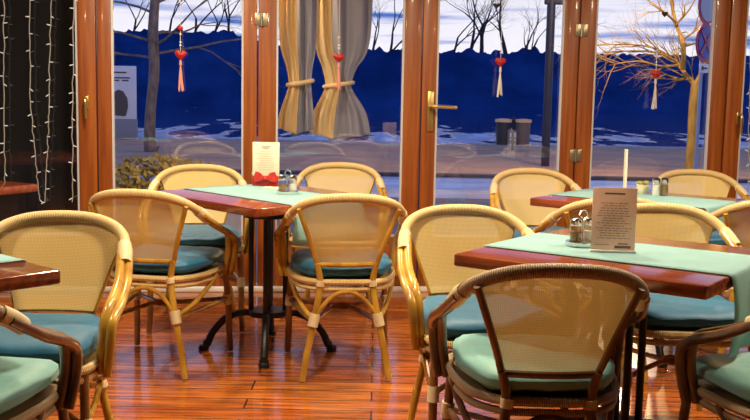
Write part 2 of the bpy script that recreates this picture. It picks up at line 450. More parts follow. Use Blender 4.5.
# ================================================================ the room
WALL_ANG = R(5.77)
WO = Vector((0, 6.087, 0))
WU = Vector((math.cos(WALL_ANG), math.sin(WALL_ANG), 0))
WN = Vector((-math.sin(WALL_ANG), math.cos(WALL_ANG), 0))     # towards the outside
def wl(u, v, z): return WO + WU * u + WN * v + Vector((0, 0, z))
WM = Matrix.Rotation(WALL_ANG, 4, 'Z')

U0, U1 = -4.6, 4.6
BACK, CEIL = -3.4, 2.8
m = MB()
fl = [wl(U0, 0.12, 0), wl(U1, 0.12, 0)]
m.add([(U0, BACK, 0), (U1, BACK, 0), tuple(fl[1]), tuple(fl[0]), (U0, BACK, -0.1), (U1, BACK, -0.1), tuple(fl[1] - Vector((0, 0, .1))), tuple(fl[0] - Vector((0, 0, .1)))],
      [(0, 1, 2, 3), (7, 6, 5, 4), (0, 4, 5, 1), (1, 5, 6, 2), (2, 6, 7, 3), (3, 7, 4, 0)])
fo = struct(m.build('floor', M['floor'], smooth=False))
m = MB(); m.box(((U0 + U1) / 2, (BACK + 6.7) / 2, CEIL + 0.05), (U1 - U0 + .4, 6.9 - BACK, 0.1))
struct(m.build('ceiling', M['ceiling'], smooth=False))
m = MB(); m.box((0, BACK - 0.05, CEIL / 2), (U1 - U0 + .2, 0.1, CEIL)); struct(m.build('wall_back', M['dark_plaster'], smooth=False))
m = MB(); m.box((U0 - 0.05, (BACK + 5.66) / 2, CEIL / 2), (0.1, 5.66 - BACK, CEIL)); struct(m.build('wall_left', M['dark_plaster'], smooth=False))
m = MB(); m.box((U1 + 0.05, (BACK + 6.5) / 2, CEIL / 2), (0.1, 6.5 - BACK, CEIL)); struct(m.build('wall_right', M['dark_plaster'], smooth=False))
DOOR_TOP = 2.36
m = MB(); m.box(wl(0, 0.06, (DOOR_TOP + 0.03 + CEIL) / 2), (U1 - U0, 0.16, CEIL - DOOR_TOP - 0.03), rot=WM)
struct(m.build('wall_front', M['plaster'], smooth=False))
m = MB(); m.box(wl(0, 0.05, 0.016), (U1 - U0, 0.15, 0.032), rot=WM, bev=0.006)
struct(m.build('trim_1', M['threshold']))

# six glazed leaves; edges of each leaf along the wall
grooves = [-2.66, -1.674, -0.726, 0.271, 1.253, 2.220, 3.20]
stile_in = [(-2.56, -1.784), (-1.589, -0.810), (-0.615, 0.163), (0.364, 1.157), (1.355, 2.121), (2.325, 3.11)]
ZB, ZT, RAIL = 0.034, DOOR_TOP, 0.345
def leaf(k):
    g0, g1 = grooves[k] + 0.004, grooves[k + 1] - 0.004
    a, b = stile_in[k]
    nm = 'door_%d' % k if k in (2, 3) else 'window_%d' % (k + 1)
    m = MB()
    def bx(u0, u1, z0, z1, v0=0.0, v1=0.07, bev=0.006):
        m.box(wl((u0 + u1) / 2, (v0 + v1) / 2, (z0 + z1) / 2), (u1 - u0, v1 - v0, z1 - z0), rot=WM, bev=bev)
    bx(g0, a, ZB, ZT); bx(b, g1, ZB, ZT)
    bx(a, b, ZB, RAIL); bx(a, b, ZT - 0.14, ZT)
    # raised field on the bottom rail
    bx(a + 0.05, b - 0.05, ZB + 0.06, RAIL - 0.05, -0.008, 0.02, 0.004)
    fr = struct(m.build(nm, M['joinery']))
    m = MB()
    for u in (a, b):
        m.box(wl(u + (0.006 if u == a else -0.006), 0.018, (RAIL + ZT - .14) / 2), (0.012, 0.02, ZT - .14 - RAIL), rot=WM)
    m.box(wl((a + b) / 2, 0.018, RAIL + 0.006), (b - a, 0.02, 0.012), rot=WM)
    m.build('pane_seal', M['seal'], fr, smooth=False)
    m = MB(); m.box(wl((a + b) / 2, 0.036, (RAIL + ZT - .14) / 2), (b - a + 0.01, 0.012, ZT - .14 - RAIL + 0.01), rot=WM)
    m.build('glass_pane', M['glass'], fr, smooth=False)
    return fr
leaves = [leaf(k) for k in range(6)]
def window_handle(u, z, par):
    m = MB(); m.box(wl(u, -0.006, z - 0.01), (0.028, 0.012, 0.075), rot=WM, bev=0.005)
    m.tube([wl(u, -0.008, z + 0.01), wl(u, -0.04, z + 0.012), wl(u + 0.002, -0.05, z - 0.01), wl(u + 0.004, -0.048, z - 0.105)], [0.009, 0.009, 0.011, 0.008], sides=10)
    m.build('window_handle', M['brass'], par)
window_handle(-1.735, 1.155, leaves[0])
window_handle(2.305, 1.125, leaves[5])
m = MB(); m.box(wl(0.330, -0.006, 1.125), (0.040, 0.012, 0.245), rot=WM, bev=0.006)
m.build('lock_plate', M['brass'], leaves[3])
m = MB()
m.tube([wl(0.330, -0.008, 1.155), wl(0.332, -0.05, 1.156), wl(0.35, -0.062, 1.157), wl(0.485, -0.060, 1.152)], [0.011, 0.011, 0.012, 0.011], sides=10)
m.build('door_handle', M['brass'], leaves[3])
def hinge(u, z, par):
    m = MB(); m.box(wl(u - 0.022, -0.003, z), (0.034, 0.008, 0.075), rot=WM, bev=0.002)
    m.box(wl(u + 0.024, -0.003, z), (0.030, 0.008, 0.075), rot=WM, bev=0.002)
    m.tube([wl(u, -0.008, z - 0.04), wl(u, -0.008, z + 0.04)], 0.008, sides=10)
    m.build('door_hinge', M['hinge'], par)
hinge(-0.704, 1.655, leaves[2]); hinge(1.262, 1.640, leaves[4]); hinge(1.258, 0.865, leaves[4]); hinge(-0.722, 0.70, leaves[2])

# ================================================================ outdoors
GZ = -0.35
def slab(name, x0, x1, y0, y1, z, mt, th=0.3, kind='structure'):
    m = MB(); m.box(((x0 + x1) / 2, (y0 + y1) / 2, z - th / 2), (x1 - x0, y1 - y0, th))
    return tag(m.build(name, mt, smooth=False), kind=kind)
slab('ground_terrace', -30, 30, 6.9, 15.0, GZ - 0.005, M['terrace'])
slab('sidewalk', -40, 40, 15.0, 16.3, GZ, M['sidewalk'])
slab('road', -60, 60, 16.3, 19.4, GZ - 0.06, M['road'])
slab('kerb', -60, 60, 19.4, 19.75, GZ + 0.0, M['kerb'])
slab('ground_promenade', -80, 80, 19.75, 30.6, GZ, M['promenade'])
slab('quay_edge', -80, 80, 30.6, 31.1, GZ + 0.05, M['quay'], th=1.4)
slab('lake', -400, 400, 31.1, 420, -1.5, M['lake'], th=0.4)

# forested far shore: a long lumpy hill
random.seed(3)
m = MB()
NX, NY = 620, 12
X0, X1_, Y0, Y1_ = -150.0, 150.0, 180.0, 240.0
vs = []; fs = []
for j in range(NY):
    for i in range(NX):
        x = X0 + (X1_ - X0) * i / (NX - 1); y = Y0 + (Y1_ - Y0) * j / (NY - 1)
        tt = j / (NY - 1)
        base = min(1.0, tt * 5)
        hgt = 11.0 + 1.6 * noise.noise((x * .03, y * .04, 1)) + 0.9 * noise.noise((x * .25, y * .3, 7)) + 1.2 * noise.noise((x * .9, y * .7, 3))
        hgt += 2.5 * max(0, min(1, (-x - 20) / 10.0))
        vs.append((x, y + noise.noise((x * .2, j, 5)) * 1.5, -1.6 + base * hgt * (1 - 0.25 * max(0, tt - .3))))
for j in range(NY - 1):
    for i in range(NX - 1):
        fs.append((j * NX + i, j * NX + i + 1, (j + 1) * NX + i + 1, (j + 1) * NX + i))
m.add(vs, fs)
struct(m.build('far_shore_hills', M['forest']))

# -------- trees
def grow(m, p, d, length, rad, depth, rnd, spread=0.6, up=0.15, sides=5, kids=(2, 3), wob=0.18):
    pts = [p]; rs = [rad]; q = p.copy(); dd = d.copy()
    n = 4
    for k in range(n):
        dd = (dd + Vector((rnd.uniform(-1, 1), rnd.uniform(-1, 1), rnd.uniform(-1, 1))) * wob + Vector((0, 0, up * 0.3))).normalized()
        q = q + dd * (length / n); pts.append(q.copy()); rs.append(rad * (1 - 0.45 * (k + 1) / n))
    m.tube(pts, rs, sides=max(3, sides), smooth=1, cap=False)
    if depth <= 0: return
    for c in range(rnd.randint(*kids)):
        at = rnd.choice(range(2, n + 1)) if c else n
        a = rnd.uniform(0, 2 * PI)
        side = dd.orthogonal().normalized(); side.rotate(Matrix.Rotation(a, 3, dd))
        nd = (dd + side * rnd.uniform(spread * .5, spread * 1.2) + Vector((0, 0, up))).normalized()
        grow(m, pts[at], nd, length * rnd.uniform(0.6, 0.85), rs[at] * 0.72, depth - 1, rnd, spread, up, sides - 1, kids, wob)
def bare_tree(seed, x, y, z, h, rad, label, depth=5, lean=0.0, mt='bare_bark', group=None):
    rnd = random.Random(seed); m = MB()
    grow(m, Vector((0, 0, 0)), Vector((lean, 0, 1)).normalized(), h * 0.48, rad, depth, rnd, 0.75, 0.12)
    return tag(m.build('bare_tree', M[mt], loc=(x, y, z)), label, 'tree', group)
TREE_W = 1.35
G_T = 'bare trees on the far shore'
def px_far(px, Y): return (px - 375) / 990.0 * Y
far = [(366, 14, .30, 'bare tree on the far shore just left of the door post with the lever handle'),
       (386, 17, .28, 'bare tree on the far shore behind the glass beside the tied curtains'),
       (445, 16, .26, 'bare tree on the far shore closest to the door lever, thin forked trunk'),
       (462, 19, .34, 'tall bare tree on the far shore second to the right of the door lever'),
       (476, 21, .42, 'tall leaning bare tree on the far shore left of the hanging white-tasselled heart'),
       (500, 19, .46, 'thick forked bare tree on the far shore right above the white-tasselled heart'),
       (519, 13, .40, 'short stubby bare tree on the far shore above the two litter bins'),
       (556, 17, .28, 'bare tree on the far shore between the dark blue post and the door frame')]
for i, (px, h, r, lab) in enumerate(far):
    bare_tree(20 + i, px_far(px, 196), 196, 4.6, h, r * TREE_W, lab, depth=5, lean=(.18 if i % 2 else -.1), group=G_T)
left = [(118, 15, .30, 'bare tree on the far shore above the notice board, at the very post'), (134, 17, .34, 'dense bare tree on the far shore directly above the notice board'),
        (164, 18, .34, 'dense bare tree on the far shore between grey trunk and pink-tasselled heart'), (190, 19, .40, 'dense dark bare tree on the far shore just right of the pink-tasselled heart'),
        (210, 17, .36, 'bare tree on the far shore midway between pink-tasselled heart and hinged post'), (230, 20, .40, 'tall dark bare tree on the far shore beside the post with the upper hinge'),
        (242, 15, .30, 'bare tree on the far shore half cut by the hinged post')]
for i, (px, h, r, lab) in enumerate(left):
    bare_tree(50 + i, px_far(px, 198), 198, 6.2, h, r, lab, depth=6, group=G_T)

# left plane tree on the promenade
rnd = random.Random(8); m = MB()
m.tube([(0.10, 0, -0.05), (0.0, 0, 0.12), (0.02, 0, 1.0), (0.12, 0, 2.0), (0.10, 0, 3.0), (0.2, 0, 4.2)], [0.24, 0.15, 0.13, 0.13, 0.13, 0.10], sides=9)
for bz, dx, dy, L in ((2.3, -1, .2, 1.5), (2.4, 1, .1, 2.2), (2.6, .8, -.6, 2.0), (2.7, -.8, -.5, 1.8), (2.9, .5, .8, 1.8), (3.4, -1, .4, 1.7), (3.6, 1, .3, 2.2), (4.1, .3, -.2, 1.8), (4.1, -.5, .5, 1.8)):
    grow(m, Vector((0.1, 0, bz)), Vector((dx, dy, .35)).normalized(), L, 0.036, 5, rnd, 0.8, 0.04, 5, (2, 3), .22)
tag(m.build('tree', M['bark'], loc=(-5.62, 24.6, GZ)), 'grey-barked bare tree on the promenade right of the white notice board', 'tree')

# right tree with tan bark, branches spreading to the left
rnd = random.Random(5); m = MB()
def P(px, py, Y=20.7, dy=0.0):
    Y = Y + dy
    return Vector(((px - 375) / 990 * Y - 6.6, dy, EYE - GZ + ((92 + (px - 375) * .019) - py) / 990 * Y))
m.tube([P(690, 176), P(690, 140), P(689, 110), P(690, 84)], [0.125, 0.10, 0.088, 0.085], sides=9)
main = [[(690, 86), (682, 77), (675, 69), (669, 62)], [(677, 69), (676, 45), (667, 24), (660, -6)], [(690, 86), (697, 70), (704, 52), (709, 36)],
        [(671, 63), (655, 55), (630, 52), (598, 54)], [(672, 66), (655, 67), (632, 62), (604, 66)], [(669, 62), (650, 50), (625, 46), (596, 46)],
        [(667, 24), (650, 10), (628, -4)], [(668, 26), (680, 12), (690, -8)], [(674, 42), (690, 30), (700, 18)], [(686, 80), (668, 78), (650, 70)], [(676, 48), (690, 44), (700, 40)]]
for k, br in enumerate(main):
    n = len(br); r0 = 0.060 if k < 3 else 0.026
    dys = [0.0] + [rnd.uniform(-.5, .5) for _ in range(n - 1)]
    pts = [P(x, y, dy=dys[i]) for i, (x, y) in enumerate(br)]
    m.tube(pts, [r0 * (1 - .6 * i / (n - 1)) for i in range(n)], sides=6, smooth=3)
    for j in range(1, n):
        for t in range(3):
            d = (pts[j] - pts[j - 1]).normalized()
            d = (d + Vector((rnd.uniform(-.8, .5), rnd.uniform(-.6, .6), rnd.uniform(-.5, .6)))).normalized()
            b0 = pts[j - 1].lerp(pts[j], rnd.uniform(.3, 1))
            grow(m, b0, d, rnd.uniform(.35, .75), 0.013, 2, rnd, 0.7, 0.0, 4, (2, 3), .2)
tag(m.build('tree', M['tan_bark'], loc=(6.6, 20.7, GZ)), 'tan-barked bare tree beside the road sign, its branches spreading left', 'tree')

# notice board
t = thing('notice_board', 'white notice board with a dark figure standing left of the grey tree', 'board', (-7.95, 30.2, GZ))
m = MB(); m.box((0, 0, 1.42), (1.30, 0.10, 1.60), bev=.02); m.build('board_panel', M['board'], t)
m = MB(); m.box((0, 0, 0.31), (1.34, 0.16, 0.62), bev=.02); m.build('board_base', M['board_base'], t)
m = MB()
m.tube([(0.12, -.06, .72), (0.14, -.06, 1.0), (0.15, -.06, 1.3), (0.20, -.06, 1.48)], [0.21, 0.27, 0.24, 0.07], sides=10, flat=0.12)
m.build('poster_figure', M['print'], t)
m = MB()
for (x, z, w) in ((0.12, 2.02, .5), (0.2, 1.86, .55), (0.33, 1.78, .2), (0.05, 1.78, .2)):
    m.box((x, -0.055, z), (w, 0.01, 0.045))
m.build('poster_lettering', M['print'], t, smooth=False)

# two litter bins on one post
t = thing('litter_bin_post', 'dark post carrying two litter bins on the promenade', 'post', (3.88, 28.2, GZ))
m = MB(); m.tube([(0, 0, 0), (0, 0, .95)], 0.04, sides=8); m.build('post', M['bin'], t)
for s, mt, lab in ((-1, 'bin', 'black bin left of the shared post'), (1, 'bin_grey', 'grey bin right of the shared post')):
    m = MB(); m.lathe([(0, .16), (.19, .16), (.21, .80), (.20, .82), (0, .82)], (s * .28, 0, 0), 14)
    b = m.build('bin_body', M[mt], t); b['label'] = lab
    m = MB(); m.lathe([(.22, .80), (.24, .80), (.24, .88), (.10, .90), (0, .90)], (s * .28, 0, 0), 14); m.build('bin_lid', M['bin_rim'], b)

# tall dark post with a sign box at its head
t = thing('street_post', 'tall dark blue street post with a crossbar, right of the litter bins', 'post', (3.80, 22.2, GZ))
m = MB(); m.tube([(0, 0, 0), (0, 0, 3.9)], 0.095, sides=10); m.build('post', M['post'], t)
m = MB(); m.box((0.16, 0, 3.70), (0.62, 0.16, 0.26), bev=.02); m.build('crossbar', M['post'], t)

# road sign
t = thing('road_sign', 'blue and red no-stopping road sign on a pole beside the tan tree', 'road sign', (5.56, 17.2, GZ), R(46))
m = MB(); m.tube([(0, 0, 0), (0, 0, 3.5)], 0.032, sides=8); m.build('pole', M['sign_grey'], t)
def disc(r, y0, y1, z, mt, name, par, r0=0.0, sides=32):
    m = MB(); m.lathe([(r0, 0), (r, 0), (r, y1 - y0), (r0, y1 - y0)], (0, 0, 0), sides)
    o = m.build(name, mt, par); o.rotation_euler = (R(90), 0, 0); o.location = (0, y1, z); return o
def sz(py, Y=17.2): return EYE - GZ + (98 - py) / 990 * Y
d = disc(.335, -.055, -.035, sz(44), M['sign_red'], 'sign_disc', t); d['label'] = 'round blue disc with red border and red cross'
disc(.27, -.065, -.050, sz(44), M['sign_blue'], 'sign_field', t)
m = MB()
for a in (45, -45):
    m.box((0, -.072, sz(44)), (0.56, 0.012, 0.06), rot=Matrix.Rotation(R(a), 4, 'Y'))
m.build('sign_cross', M['sign_red'], t, smooth=False)
d = disc(.32, -.055, -.035, sz(8), M['sign_red'], 'sign_disc', t); d['label'] = 'round grey-blue upper disc'
disc(.27, -.065, -.050, sz(8), M['sign_grey'], 'sign_field', t)
m = MB(); m.box((0, -.05, sz(69)), (0.34, 0.02, 0.15), bev=.004); p = m.build('sign_plate', M['board'], t)
m = MB(); m.box((0, -.064, sz(69)), (0.2, 0.01, 0.03)); m.box((-.08, -.064, sz(69)), (0.05, 0.01, 0.07)); m.build('plate_arrow', M['print'], p, smooth=False)

# autumn bush just outside the left door leaf
def bush(x, y, z, rx, ry, rz, seed, n=420):
    rnd = random.Random(seed); m = MB()
    for k in range(n):
        while True:
            v = Vector((rnd.uniform(-1, 1), rnd.uniform(-1, 1), rnd.uniform(-.2, 1)))
            if v.length < 1: break
        p = Vector((v.x * rx, v.y * ry, v.z * rz + .1))
        a = Vector((rnd.uniform(-1, 1), rnd.uniform(-1, 1), rnd.uniform(-1, 1))).normalized() * 0.035
        b = a.orthogonal().normalized() * 0.016
        m.add([p - a, p + b, p + a, p - b], [(0, 1, 2, 3)])
    for k in range(9):
        a = rnd.uniform(0, 6.28); m.tube([(0, 0, -.6), (math.cos(a) * rx * .4, math.sin(a) * ry * .4, rz * .7)], .012, sides=4, smooth=1)
    return m, (x, y, z)
t = thing('planter_bush', 'yellow-brown autumn bush in a trough outside the leftmost clear window', 'bush', (-1.62, 7.55, GZ))
m, _ = bush(0, 0, 0, .62, .26, .30, 4, 1300); o = m.build('foliage', M['bush'], t, smooth=False); o.location = (0, 0, .68); o['kind'] = 'stuff'
m = MB(); m.box((0, 0, .33), (1.35, .5, .66), bev=.02); m.build('trough', M['board_base'], t)

# black cladding outside the far-left window
m = MB(); m.box(wl(-2.42, 0.42, 0.9), (1.30, 0.06, 3.2), rot=WM)
struct(m.build('wall_outside', M['black_board'], smooth=False))

# curtains just outside the glass of the second clear leaf
def drape(inv, u0, u1, p0, p1, b0, b1, zb, ztie, vo, folds, mt, name, par, ph0=0.0):
    m = MB(); ztop = 2.22
    prof = [(ztop, u0, u1, 1), (1.72, u0, u1, 1), (1.50, u0 * .8 + p0 * .2, u1 * .8 + p1 * .2, .9), (ztie + .10, p0 * .75 + u0 * .25, p1 * .75 + u1 * .25, .6), (ztie, p0, p1, .35),
            (ztie - .06, p0 * .85 + b0 * .15, p1 * .85 + b1 * .15, .6), (ztie - .19, p0 * .25 + b0 * .75, p1 * .25 + b1 * .75, 1), (zb, b0, b1, 1)]
    P_ = [Vector((a, b, z)) for z, a, b, am in prof]
    P_, am = spline(P_, [q[3] for q in prof], 6)
    n = 56; vs = []; fs = []
    for jj, (q, a_) in enumerate(zip(P_, am)):
        for k in range(n + 1):
            t_ = k / n; u = q.x + (q.y - q.x) * t_
            ph = t_ * 2 * PI * folds + ph0
            v = vo + 0.024 * a_ * math.sin(ph) + .009 * math.sin(ph * 1.7 + q.z * 5) * a_
            vs.append(inv @ wl(u, v, q.z + (0.05 * (t_ - .5) * (jj / len(P_)) ** 6 * (1 if ph0 else -1))))
    nn = len(P_)
    for jj in range(nn - 1):
        for k in range(n):
            fs.append((jj * (n + 1) + k, (jj + 1) * (n + 1) + k, (jj + 1) * (n + 1) + k + 1, jj * (n + 1) + k + 1))
    m.add(vs, fs)
    o = m.build(name, M[mt], par)
    sol = o.modifiers.new('thickness', 'SOLIDIFY'); sol.thickness = 0.003
def curtain(label, u0, um, u1, p0, pm, p1, b0, bm_, b1, zb, ztie, vo):
    t = thing('curtain', label, 'curtain', tuple(wl((p0 + p1) / 2, vo, zb)))
    inv = t.matrix_basis.inverted()
    drape(inv, u0, um, p0, pm, b0, bm_, zb, ztie, vo, 1.6, 'curtain', 'curtain_cloth', t)
    drape(inv, um - .02, u1, pm - .015, p1, bm_ - .02, b1, zb - .01, ztie + .005, vo + .055, 2.2, 'lining', 'grey_lining', t, 1.2)
    m = MB(); ring = []
    for k in range(17):
        a = 2 * PI * k / 16
        ring.append(inv @ wl((p0 + p1) / 2 + math.cos(a) * ((p1 - p0) / 2 + .008), vo + .025 + math.sin(a) * .055, ztie + .015 * math.cos(a)))
    m.tube(ring, .013, sides=8, smooth=1); m.build('tie_back', M['curtain'], t)
curtain('beige and grey curtain tied at its waist, the one nearer the hinged post', -.60, -.49, -.365, -.535, -.475, -.395, -.605, -.49, -.375, .985, 1.285, .16)
curtain('wider beige and grey tied curtain behind the heart with the pinkish tassel', -.375, -.27, -.005, -.30, -.215, -.130, -.40, -.25, -.000, .950, 1.280, .32)

# ================================================================ bistro chair
random.seed(1)
def make_chair(dark=False):
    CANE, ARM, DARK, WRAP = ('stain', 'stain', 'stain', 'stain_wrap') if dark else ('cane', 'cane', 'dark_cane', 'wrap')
    root = thing('bistro_chair', 'chair', 'chair')
    # hoop wound with rattan
    half = [(0, -.350, .803), (.10, -.343, .797), (.175, -.318, .777), (.221, -.272, .746), (.240, -.215, .712)]
    path = [(-x, y, z) for x, y, z in half[::-1]] + half[1:]
    m = MB(); m.tube(path, [.0165, .018, .019, .0195, .0195, .0195, .019, .018, .0165], sides=12, smooth=7); m.build('back_hoop', M[WRAP], root)
    # arms: two canes side by side from the hoop end down to the seat
    for s in (1, -1):
        arm = MB()
        for dx, dz in ((-.012, .006), (.013, -.006)):
            pts = [(.237, -.222, .714), (.251, -.160, .680), (.267, -.080, .640), (.276, .010, .608), (.276, .075, .582), (.272, .112, .548), (.268, .122, .50), (.262, .116, .45), (.252, .104, .392)]
            arm.tube([(s * (x + dx), y + (dx * .5 if i > 4 else 0), z + dz * (1 if i < 5 else .2)) for i, (x, y, z) in enumerate(pts)], [.0135, .0145, .015, .0155, .0155, .0155, .015, .0145, .0135], sides=9, smooth=5)
        a = arm.build('arm', M[CANE], root)
        m = MB(); m.tube([(s * .232, -.240, .727), (s * .243, -.200, .705), (s * .253, -.158, .679)], [.0225, .0240, .0225], sides=12, smooth=3); m.build('binding', M['binding'], a)
    # woven backrest
    m = MB(); NU, NV = 14, 10; vs = []; fs = []; us = []
    def bpt(a, b):      # a -1..1 across, b 0..1 up
        top_x = .216; bot_x = .130
        x = a * (bot_x + (top_x - bot_x) * b ** 1.1)
        zt = .797 - .038 * abs(a) ** 2.2 ; zb = .505
        z = zb + (zt - zb) * b
        y = -.245 - .10 * b ** .9 + .035 * a * a * (.5 + .6 * b)
        return Vector((x, y, z))
    for j in range(NV + 1):
        for i in range(NU + 1):
            vs.append(bpt(-1 + 2 * i / NU, j / NV))
    for j in range(NV):
        for i in range(NU):
            q = [j * (NU + 1) + i, j * (NU + 1) + i + 1, (j + 1) * (NU + 1) + i + 1, (j + 1) * (NU + 1) + i]
            fs.append(q); us.append([(vs[k].x, vs[k].z) for k in q])
    m.add(vs, fs, us); m.build('backrest', M['weave'], root)
    # frame of the backrest: two uprights and the bottom bar
    m = MB()
    for s in (1, -1):
        m.tube([bpt(s * .985, t_) + Vector((0, -.0125, 0)) for t_ in (0, .25, .5, .75, .97)], .0105, sides=8, smooth=3)
    m.tube([bpt(t_, 0) + Vector((0, -.0125, 0)) for t_ in (-1, -.5, 0, .5, 1)], .0105, sides=8, smooth=3)
    m.build('back_frame', M[CANE], root)
    # legs
    for s in (1, -1):
        m = MB(); m.tube([(s * .128, -.249, .512), (s * .112, -.240, .43), (s * .124, -.248, .34), (s * .142, -.256, .25), (s * .165, -.264, .135), (s * .167, -.265, .128), (s * .187, -.275, .006)],
                         [.0125, .0145, .0145, .0145, .0150, .0160, .0140], sides=10, smooth=3)
        l = m.build('rear_leg', M[CANE], root)
        m = MB(); m.tube([(s * .133, -.252, .295), (s * .145, -.257, .24)], .0225, sides=12, smooth=1); m.build('binding', M['binding'], l)
        m = MB(); m.tube([(s * .110, -.241, .437), (s * .113, -.241, .412)], .0195, sides=12, smooth=1); m.build('binding', M['binding'], l)
        m = MB(); m.tube([(s * .218, .180, .425), (s * .222, .192, .33), (s * .227, .208, .22), (s * .229, .213, .12), (s * .234, .222, .006)], [.0145, .0145, .0150, .0155, .0140], sides=10, smooth=3)
        l = m.build('front_leg', M[DARK], root)
        m = MB(); m.tube([(s * .224, .199, .285), (s * .227, .206, .235)], .0205, sides=12, smooth=1); m.build('binding', M['binding'], l)
    # seat frame, two stacked rings
    out = [(-.118, -.238), (0, -.246), (.118, -.238), (.195, -.16), (.228, -.02), (.232, .10), (.215, .20), (.12, .235), (0, .240), (-.12, .235), (-.215, .20), (-.232, .10), (-.228, -.02), (-.195, -.16), (-.118, -.238)]
    m = MB(); m.tube([(x, y, .428) for x, y in out], .0135, sides=8, smooth=4, cap=False); m.tube([(x * .985, y * .985, .398) for x, y in out], .0110, sides=8, smooth=4, cap=False)
    m.prism([(x * .96, y * .96) for x, y in out[:-1]], .420, .430)
    m.build('seat_frame', M[WRAP], root)
    # cushion
    bm = bmesh.new(); bmesh.ops.create_cube(bm, size=1); bmesh.ops.subdivide_edges(bm, edges=bm.edges[:], cuts=15, use_grid_fill=True)
    for v in bm.verts:
        x, y, z = v.co * 2
        w = .226 - .050 * max(0, -y) ** 1.6
        q = max(abs(x), abs(y)); k = max(0, (q - .72) / .28)
        px = x * math.sqrt(1 - .20 * y ** 4); py = y * math.sqrt(1 - .20 * x ** 4)
        th = .033 * (1 - .72 * k ** 2.4)
        v.co = (px * w, py * .240 - .002, .474 + z * th + .006 * noise.noise((x * 2.5, y * 2.5, z)) - (.010 * (1 - q) if z > 0 else 0))
    bmesh.ops.recalc_face_normals(bm, faces=bm.faces[:])
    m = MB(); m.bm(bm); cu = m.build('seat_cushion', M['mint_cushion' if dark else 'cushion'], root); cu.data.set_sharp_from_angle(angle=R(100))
    # arch between the rear legs
    m = MB(); m.tube([(-.140, -.257, .275), (-.105, -.255, .325), (-.055, -.252, .372), (0, -.251, .388), (.055, -.252, .372), (.105, -.255, .325), (.140, -.257, .275)], .0095, sides=8, smooth=4)
    m.build('rear_arch', M[CANE], root)
    # crossed stretchers under the seat
    m = MB()
    for s in (1, -1):
        m.tube([(s * .142, -.250, .258), (s * .05, -.04, .272), (-s * .06, .02, .272), (-s * .222, .198, .262)], .0100, sides=8, smooth=4)
    m.tube([(math.cos(a) * .045, -.01 + math.sin(a) * .045, .272) for a in [k * PI / 6 for k in range(13)]], .009, sides=8, smooth=1)
    m.build('cross_stretcher', M[DARK], root)
    # side braces from the rear leg up to the seat and along to the front leg
    for s in (1, -1):
        m = MB(); m.tube([(s * .146, -.245, .272), (s * .190, -.14, .315), (s * .226, -.03, .385), (s * .232, .00, .42)], .0105, sides=8, smooth=4)
        m.tube([(s * .146, -.245, .262), (s * .190, -.02, .262), (s * .224, .195, .262)], .0100, sides=8, smooth=3)
        m.build('side_brace', M[CANE], root)
    return root
chair_spots = [
    # x, y, facing deg, label
    (-0.145, 4.407, 97, 'rattan chair, back to us, at the near right of the bow menu table'),
    (-0.940, 4.415, 81, 'rattan chair, back to us, near left of the bow menu table'),
    (-0.220, 5.500, -92, 'rattan chair against the doors, facing us behind the salt and pepper caddy and bow menu'),
    (-0.930, 5.150, -82, 'rattan chair at the far left of the bow menu table, beside the autumn bush'),
    (0.385, 3.390, -79, 'rattan chair facing us at the far left edge of the table with the grey menu'),
    (0.468, 2.800, 91, 'large dark brown rattan chair seen from behind, mint seat, before the grey menu'),
    (1.120, 3.570, -91, 'rattan chair facing us directly behind the grey menu'),
    (1.165, 2.640, 102, 'dark brown rattan chair cut off by the right photo edge, under the hanging runner'),
    (-1.050, 2.965, -90, 'rattan chair facing us behind the runner table at the left photo edge'),
    (-1.070, 2.440, 88, 'dark brown rattan chair in the lower left corner, only its arm and seat in view'),
    (0.985, 4.460, 95, 'rattan chair seen from behind, mostly hidden by the grey menu and its caddy'),
    (0.930, 5.330, -82, 'rattan chair facing us at the left end of the salt shaker table'),
    (1.860, 5.480, -92, 'rattan chair facing us by the window behind the salt and pepper shakers'),
    (1.660, 4.520, 97, 'rattan chair seen from behind at the right photo edge, before the salt shaker table'),
]
proto = make_chair()
dark_proto = make_chair(True)          # the three nearest chairs use darker brown cane and paler seats
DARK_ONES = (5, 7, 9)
G_C = 'rattan bistro chairs round the tables'
for i, (x, y, a, lab) in enumerate(chair_spots):
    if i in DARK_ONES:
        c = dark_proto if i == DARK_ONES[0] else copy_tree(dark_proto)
    else:
        c = proto if i == 0 else copy_tree(proto)
    c.location = (x, y, 0); c.rotation_euler.z = R(a - 90)
    tag(c, lab, 'chair', G_C)

